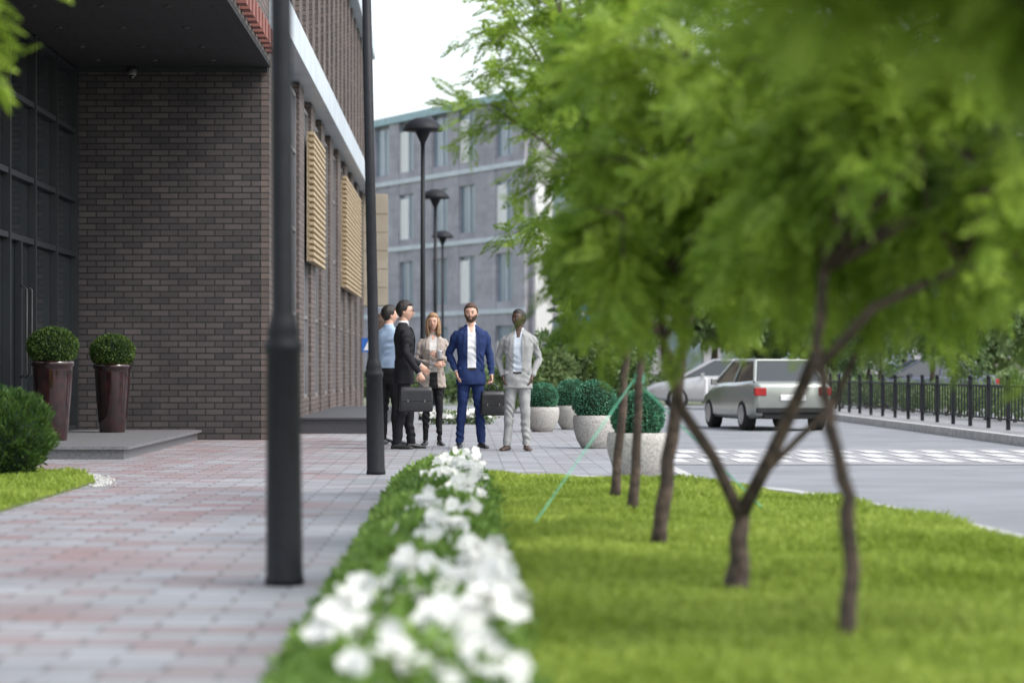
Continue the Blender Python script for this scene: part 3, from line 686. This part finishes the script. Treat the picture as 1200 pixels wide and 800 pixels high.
tree('street_tree',[(1.12,16.2,0),(1.167,16.2,.617),(1.178,16.2,1.05),(1.25,16.1,1.6)],.036,(1.15,16.0,2.6),(1.12,1.1,1.4),2,11,10,24)
tree('street_tree',[(1.078,13.4,0),(1.126,13.4,.494),(1.20,13.4,.967),(1.26,13.4,1.4)],.045,(1.2,13.3,2.4),(1.14,1.0,1.22),3,12,10,27,
     forks=[([(1.20,13.4,.967),(1.1,13.35,1.15),(.95,13.3,1.4)],.022)])
tree('street_tree',[(1.213,10.8,0),(1.225,10.8,.2),(1.243,10.8,.38)],.056,(1.55,10.7,2.02),(1.10,.95,.98),4,14,10,30,m='leafn',zlow=-.6,nf=1,
     forks=[([(1.235,10.8,.34),(1.12,10.82,.6),(.976,10.85,.82),(.90,10.85,1.05),(.87,10.8,1.35),(.95,10.8,1.6)],.03),
            ([(1.24,10.8,.36),(1.37,10.78,.62),(1.51,10.75,.935),(1.585,10.7,1.15),(1.6,10.7,1.4),(1.6,10.7,1.55)],.034),
            ([(1.30,10.79,.5),(1.42,10.8,.62),(1.66,10.85,.85),(1.8,10.9,1.15),(1.9,10.9,1.3)],.018)])
tree('street_tree',[(1.354,8.6,0),(1.372,8.6,.3),(1.366,8.6,.55),(1.30,8.6,.80),(1.257,8.6,1.03),(1.28,8.6,1.35)],.034,(1.80,8.5,1.76),(.98,.85,.80),5,16,10,32,m='leafn',droop=.10,zlow=-.6,
     forks=[([(1.257,8.6,1.0),(1.45,8.55,1.22),(1.75,8.5,1.36),(2.0,8.5,1.42)],.02)])
tree('street_tree',[(1.22,4.4,0),(1.23,4.4,.7),(1.22,4.4,1.3),(1.2,4.4,1.6)],.035,(1.08,4.35,1.95),(.86,.6,.58),6,13,10,20,m='leafn',zlow=-.5,
     forks=[([(1.23,4.4,1.2),(1.35,4.4,1.45),(1.5,4.4,1.6)],.018)])
tree('street_tree',[(-2.75,9.5,0),(-2.75,9.5,1.0),(-2.72,9.5,1.8)],.045,(-2.40,9.5,2.78),(.86,.8,.70),9,11,9,30,m='leaf_y')
def rope(a,c):
    b=MB(); b.tube([a,c],.0045,0,6); b.ell(c,(.03,.03,.03),1); b.obj('guy_rope',['rope','frame'])
rope((1.15,16.2,.95),(.405,14.75,.03)); rope((1.16,16.2,.92),(2.05,16.3,.03))
b=MB(); b.tube([(1.172,16.2,.91),(1.175,16.2,.97)],.034,0,12); b.obj('guy_rope_collar',['rope'])

def mass(name,blobs,m,L,W,dens):
    Vs=[];Fs=[];k=0; core=MB()
    e=empty(name)
    for (x,y,z,rx,rz) in blobs:
        nn=int(dens*rx*rz)
        nsub=10
        sub=unit(rng.normal(0,1,(nsub,3)))*rng.uniform(.25,.75,(nsub,1))
        idx=rng.integers(0,nsub,nn)
        d=unit(rng.normal(0,1,(nn,3))); q=sub[idx]+d*rng.uniform(.25,.46,(nn,1))
        p=q*np.array([rx,rx,rz])+np.array([x,y,z]); kk=p[:,2]>0
        V,Fc=leaves(p[kk],d[kk]-np.array([0,0,.3]),L,W,.7); Vs.append(V);Fs.append(Fc+k);k+=len(V)
        core.tube([(x,y,-.1),(x+.1,y,z*.6),(x,y,z+rz*.3)],[.16*rx/2,.1*rx/2,.03],0,7)
    npmesh('foliage',np.concatenate(Vs),np.concatenate(Fs),[m],e); core.obj('trunks',['bark'],e,smooth=True)
R=random.Random(3)
bl=[]
for x in np.arange(4.6,34,2.9): bl.append((x+R.gauss(0,.5),82+R.uniform(-3,10),R.uniform(2.6,3.8),R.uniform(1.7,2.6),R.uniform(2.0,3.0)))
for x in np.arange(7,40,4.5): bl.append((x,104-R.uniform(0,4),5,R.uniform(2,3.2),4))
mass('distant_trees',bl,'leaf_bg',.34,.2,850)
bl=[(1.75,56,.95,.9,1.0),(2.6,57,1.1,1.0,1.2),(3.5,57.5,1.2,1.1,1.4)]
mass('shrubs',bl,'leaf_bg',.14,.07,7000)
bl=[(x,79.0,.55,.9,.6) for x in np.arange(-4,30,1.2)]
mass('hedge',bl,'leaf_bg',.16,.1,1500)
bl=[(11.6+.8*R.random(),y,2.1,1.1,1.4) for y in np.arange(42,76,5.2)]
mass('row_of_trees',bl,'leaf_bg',.16,.08,2200)
bl=[(10.4,y,.40,.55,.4) for y in np.arange(38,76,1.3)]
mass('fence_hedge',bl,'leaf_bg',.09,.05,2600)
bl=[(x,44.5,.12,.3,.16) for x in np.arange(-.6,.5,.25)]
mass('low_flower_plants',bl,'leaf_bg',.06,.03,9000)

# ---------------------------------------------------------------- flower bed
def flowers(P,r=.036):
    P=np.asarray(P); n=len(P); up=unit(rng.normal(0,.55,(n,3))+np.array([0,-.45,1.])); a=unit(np.cross(up,rng.normal(0,1,(n,3)))); bb=np.cross(up,a)
    k=15; R0=r*rng.uniform(.75,1.2,n); V=[P-up*R0[:,None]*.35]
    for j in range(k):
        t=2*math.pi*j/k; rr=R0*(1+.16*math.cos(5*t)); V.append(P+a*(rr*math.cos(t))[:,None]+bb*(rr*math.sin(t))[:,None]+up*(R0*.1*math.cos(5*t+1))[:,None])
    V=np.stack(V,1).reshape(-1,3); base=np.arange(n)*(k+1)
    F=np.concatenate([np.stack([base,base+1+j,base+1+(j+1)%k],1) for j in range(k)])
    return V,F
e=empty('petunia_flower_bed')
cl=[(-.20,6.4,.11),(.02,6.6,.13),(-.38,7.7,.09),(-.06,7.4,.10),(.07,7.9,.10),(-.32,8.6,.07),(-.10,8.7,.12),(.06,9.0,.10),(.15,8.5,.05),(-.20,9.7,.08),(.06,10.2,.11),(-.16,10.9,.07),(-.10,12.2,.11),(.0,13.2,.10),(-.20,13.9,.09),(-.08,15,.12),(.02,16.4,.11),(-.15,17.6,.13),(0,18.8,.15),(-.12,20,.14),(.05,21,.13)]
P=[]
for x,y,r in cl:
    for i in range(int(360*r)):
        a=R.uniform(0,6.28); q=r*math.sqrt(R.random())*1.15; P.append((x+q*math.cos(a)+.0,y+q*math.sin(a)*2.3,.19+.07*(1-(q/r)**2)+R.gauss(0,.025)))
for i in range(60): P.append((R.uniform(-.40,.12),R.uniform(6,21.5),.18+R.gauss(0,.03)))
V,Fc=flowers(P); npmesh('flowers',V,Fc,['petal'],e)
n=34000; x=rng.uniform(-.58,.24,n)+.04*np.sin(np.linspace(0,1,n)*900); y=5.3+16.9*rng.random(n)**1.1
edge=1-np.abs((x+.17)/.43)**2.5; hz=(.19+.05*np.sin(y*3.1)+.03*np.sin(y*7+x*9))*np.clip(edge,.12,1)
p=np.stack([x,y,hz*rng.random(n)**.5],1); V,Fc=leaves(p,np.tile([0,-.1,.6],(n,1)),.062,.032,.8); npmesh('leaves',V,Fc,['petleaf'],e)
e=empty('white_flower_plants'); P=[(R.uniform(-.8,.5),R.uniform(44,45),R.uniform(.12,.25)) for i in range(160)]
V,Fc=flowers(P,.05); npmesh('flowers',V,Fc,['petal'],e)

# ---------------------------------------------------------------- fence, signs
e=empty('metal_fence'); b=MB(); y=34
while y<76:
    b.box(8.97,9.03,y-.03,y+.03,0,.84); b.ell((9.0,y,.87),(.04,.04,.04),0,8,6)
    y+=1.5
b.box(8.985,9.015,34,75,.70,.74); b.box(8.985,9.015,34,75,.16,.19)
y=34.25
while y<75: b.box(8.99,9.01,y-.01,y+.01,.19,.70); y+=.25
b.obj('rails_and_posts',['metal_black'],e)
e=empty('pedestrian_crossing_sign',(-2.05,52,0)); b=MB(); b.tube([(0,0,0),(0,0,1.7)],.03,0,10); b.obj('post',['granite'],e)
b=MB(); b.box(-.15,.15,-.035,-.03,1.38,1.68,0); b.add([(-.11,-.04,1.42),(.11,-.04,1.42),(0,-.04,1.64)],[(0,1,2)],1); b.obj('panel',['blue','white'],e)
e=empty('traffic_sign',(3.28,64,0)); b=MB(); b.tube([(0,0,-.1),(0,0,2.6)],.035,0,10); b.obj('post',['granite'],e)
b=MB(); b.rings([[(.3*math.cos(t*math.pi/12),yy,2.5+.3*math.sin(t*math.pi/12)) for t in range(24)] for yy in (-.05,-.035)],0); b.box(-.2,.2,-.056,-.052,2.45,2.55,1); b.obj('disc',['blue','white'],e)
e=empty('white_bollards'); b=MB()
for x in (6.6,7.0,7.4): b.lathe(x,66,[(.0,-.13),(.05,-.13),(.05,.75),(.0,.8)],0,10)
b.obj('posts',['white'],e)

# ---------------------------------------------------------------- car
tyre=mat('tyre',(.02,.02,.02),rough=.9); rim=mat('rim',(.45,.45,.47),rough=.3,metal=.8); tail=mat('tail_lamp',(.35,.02,.02),rough=.15)
def car(loc,rot=0,sc=1.0,col=(.34,.36,.33)):
    e=empty('car',loc,rot); e.scale=(sc,sc,sc)
    paint=mat('car_paint',col,tuple(c*.92 for c in col),rough=.28,metal=.5,coat=.6)
    b=MB()
    st=[(0,.42,.88,.70,.66),(.06,.30,.95,.78,.70),(.3,.24,1.0,.82,.72),(1.2,.22,.97,.84,.76),(2.6,.22,.95,.84,.76),(3.3,.23,.86,.83,.74),(3.9,.26,.74,.79,.68),(4.15,.34,.62,.70,.60)]
    rs=[]
    for y,z0,z1,w,wt in st:
        zm=z0+(z1-z0)*.55
        half=[(w*.92,z0),(w,z0+.08),(w*1.01,zm),(w*.985,z1-.08),(wt,z1)]
        rs.append([(x,y,z) for x,z in half]+[(-x,y,z) for x,z in reversed(half)])
    b.rings(rs); b.obj('body',[paint],e,smooth=True,bevel=.02)
    b=MB(); base=[(-.72,.22),(.72,.22),(.74,3.15),(-.74,3.15)]; top=[(-.56,.72),(.56,.72),(.57,2.25),(-.57,2.25)]
    v=[(x,y,.96 if y<1 else .93) for x,y in base]+[(x,y,1.40) for x,y in top]
    b.add(v,[(0,1,5,4),(1,2,6,5),(2,3,7,6),(3,0,4,7),(4,5,6,7)]); b.obj('windows',['glass'],e)
    b=MB()
    for i in range(4): b.tube([v[i],v[i+4]],.035,0,8)
    for a,c in ((4,5),(5,6),(6,7),(7,4)): b.tube([v[a],v[c]],.03,0,8)
    for s in (-1,1): b.tube([(.745*s,1.7,.94),(.57*s,1.6,1.4)],.032,0,8)
    b.box(-.56,.56,.74,2.24,1.395,1.43); b.obj('roof_and_pillars',[paint],e)
    b=MB()
    for s in (-1,1):
        for y in (.75,3.3):
            n=24; b.rings([[(s*xx,y+r*math.cos(2*math.pi*j/n),.31+r*math.sin(2*math.pi*j/n)) for j in range(n)] for xx,r in ((.62,.31),(.82,.31),(.85,.27),(.85,.0))],0)
            b.rings([[(s*xx,y+r*math.cos(2*math.pi*j/n),.31+r*math.sin(2*math.pi*j/n)) for j in range(n)] for xx,r in ((.852,.2),(.862,.19),(.862,.01))],1)
    b.obj('wheels',[tyre,rim],e)
    b=MB()
    for s in (-1,1):
        b.box(min(s*.54,s*.78),max(s*.54,s*.78),-.02,.1,.70,.86,0)
        b.box(min(s*.86,s*.98),max(s*.86,s*.98),2.55,2.65,.9,1.03,1)
    b.box(-.26,.26,-.03,.02,.60,.72,2); b.box(-.74,.74,-.04,.1,.36,.46,3); b.box(-.6,.6,.0,.1,.24,.36,3)
    b.obj('lamps_and_trim',[tail,paint,'white',tyre],e,bevel=.015)
car((6.05,44.5,-.13),math.radians(9),.93)
car((9.4,69.5,-.129),math.radians(88),1.0,(.45,.45,.45)); car((15.5,71,-.129),math.radians(92),1.0,(.05,.06,.09))

# ---------------------------------------------------------------- world, sun, camera
w=bpy.data.worlds.new('World'); scene.world=w; w.use_nodes=True; nt=w.node_tree; bg=nt.nodes['Background']
sky=nt.nodes.new('ShaderNodeTexSky'); sky.sky_type='NISHITA'; sky.sun_disc=False
el=52; az=120
sky.sun_elevation=math.radians(el); sky.sun_rotation=math.radians(az); sky.dust_density=3.0; sky.air_density=1.2; sky.ozone_density=1
hs=nt.nodes.new('ShaderNodeHueSaturation'); hs.inputs['Saturation'].default_value=.42; hs.inputs['Value'].default_value=2.4
nt.links.new(sky.outputs[0],hs.inputs['Color']); nt.links.new(hs.outputs[0],bg.inputs['Color']); bg.inputs['Strength'].default_value=.15
sl=bpy.data.lights.new('Sun','SUN'); sl.energy=1.5; sl.angle=math.radians(14); sl.color=(1,.96,.90)
so=bpy.data.objects.new('sun',sl); COL.objects.link(so)
dv=Vector((math.sin(math.radians(az))*math.cos(math.radians(el)),math.cos(math.radians(az))*math.cos(math.radians(el)),math.sin(math.radians(el))))
so.rotation_euler=dv.to_track_quat('Z','Y').to_euler()
cam=bpy.data.cameras.new('Camera'); co=bpy.data.objects.new('Camera',cam); COL.objects.link(co)
co.location=(0,0,1.0); co.rotation_euler=(math.radians(90),0,0)
cam.lens=85; cam.sensor_width=36; cam.shift_x=.0467; cam.shift_y=.0275; cam.clip_start=.1; cam.clip_end=5000
cam.dof.use_dof=True; cam.dof.focus_distance=29.5; cam.dof.aperture_fstop=1.6
scene.camera=co
scene.view_settings.view_transform='Standard'; scene.view_settings.look='None'; scene.view_settings.exposure=0
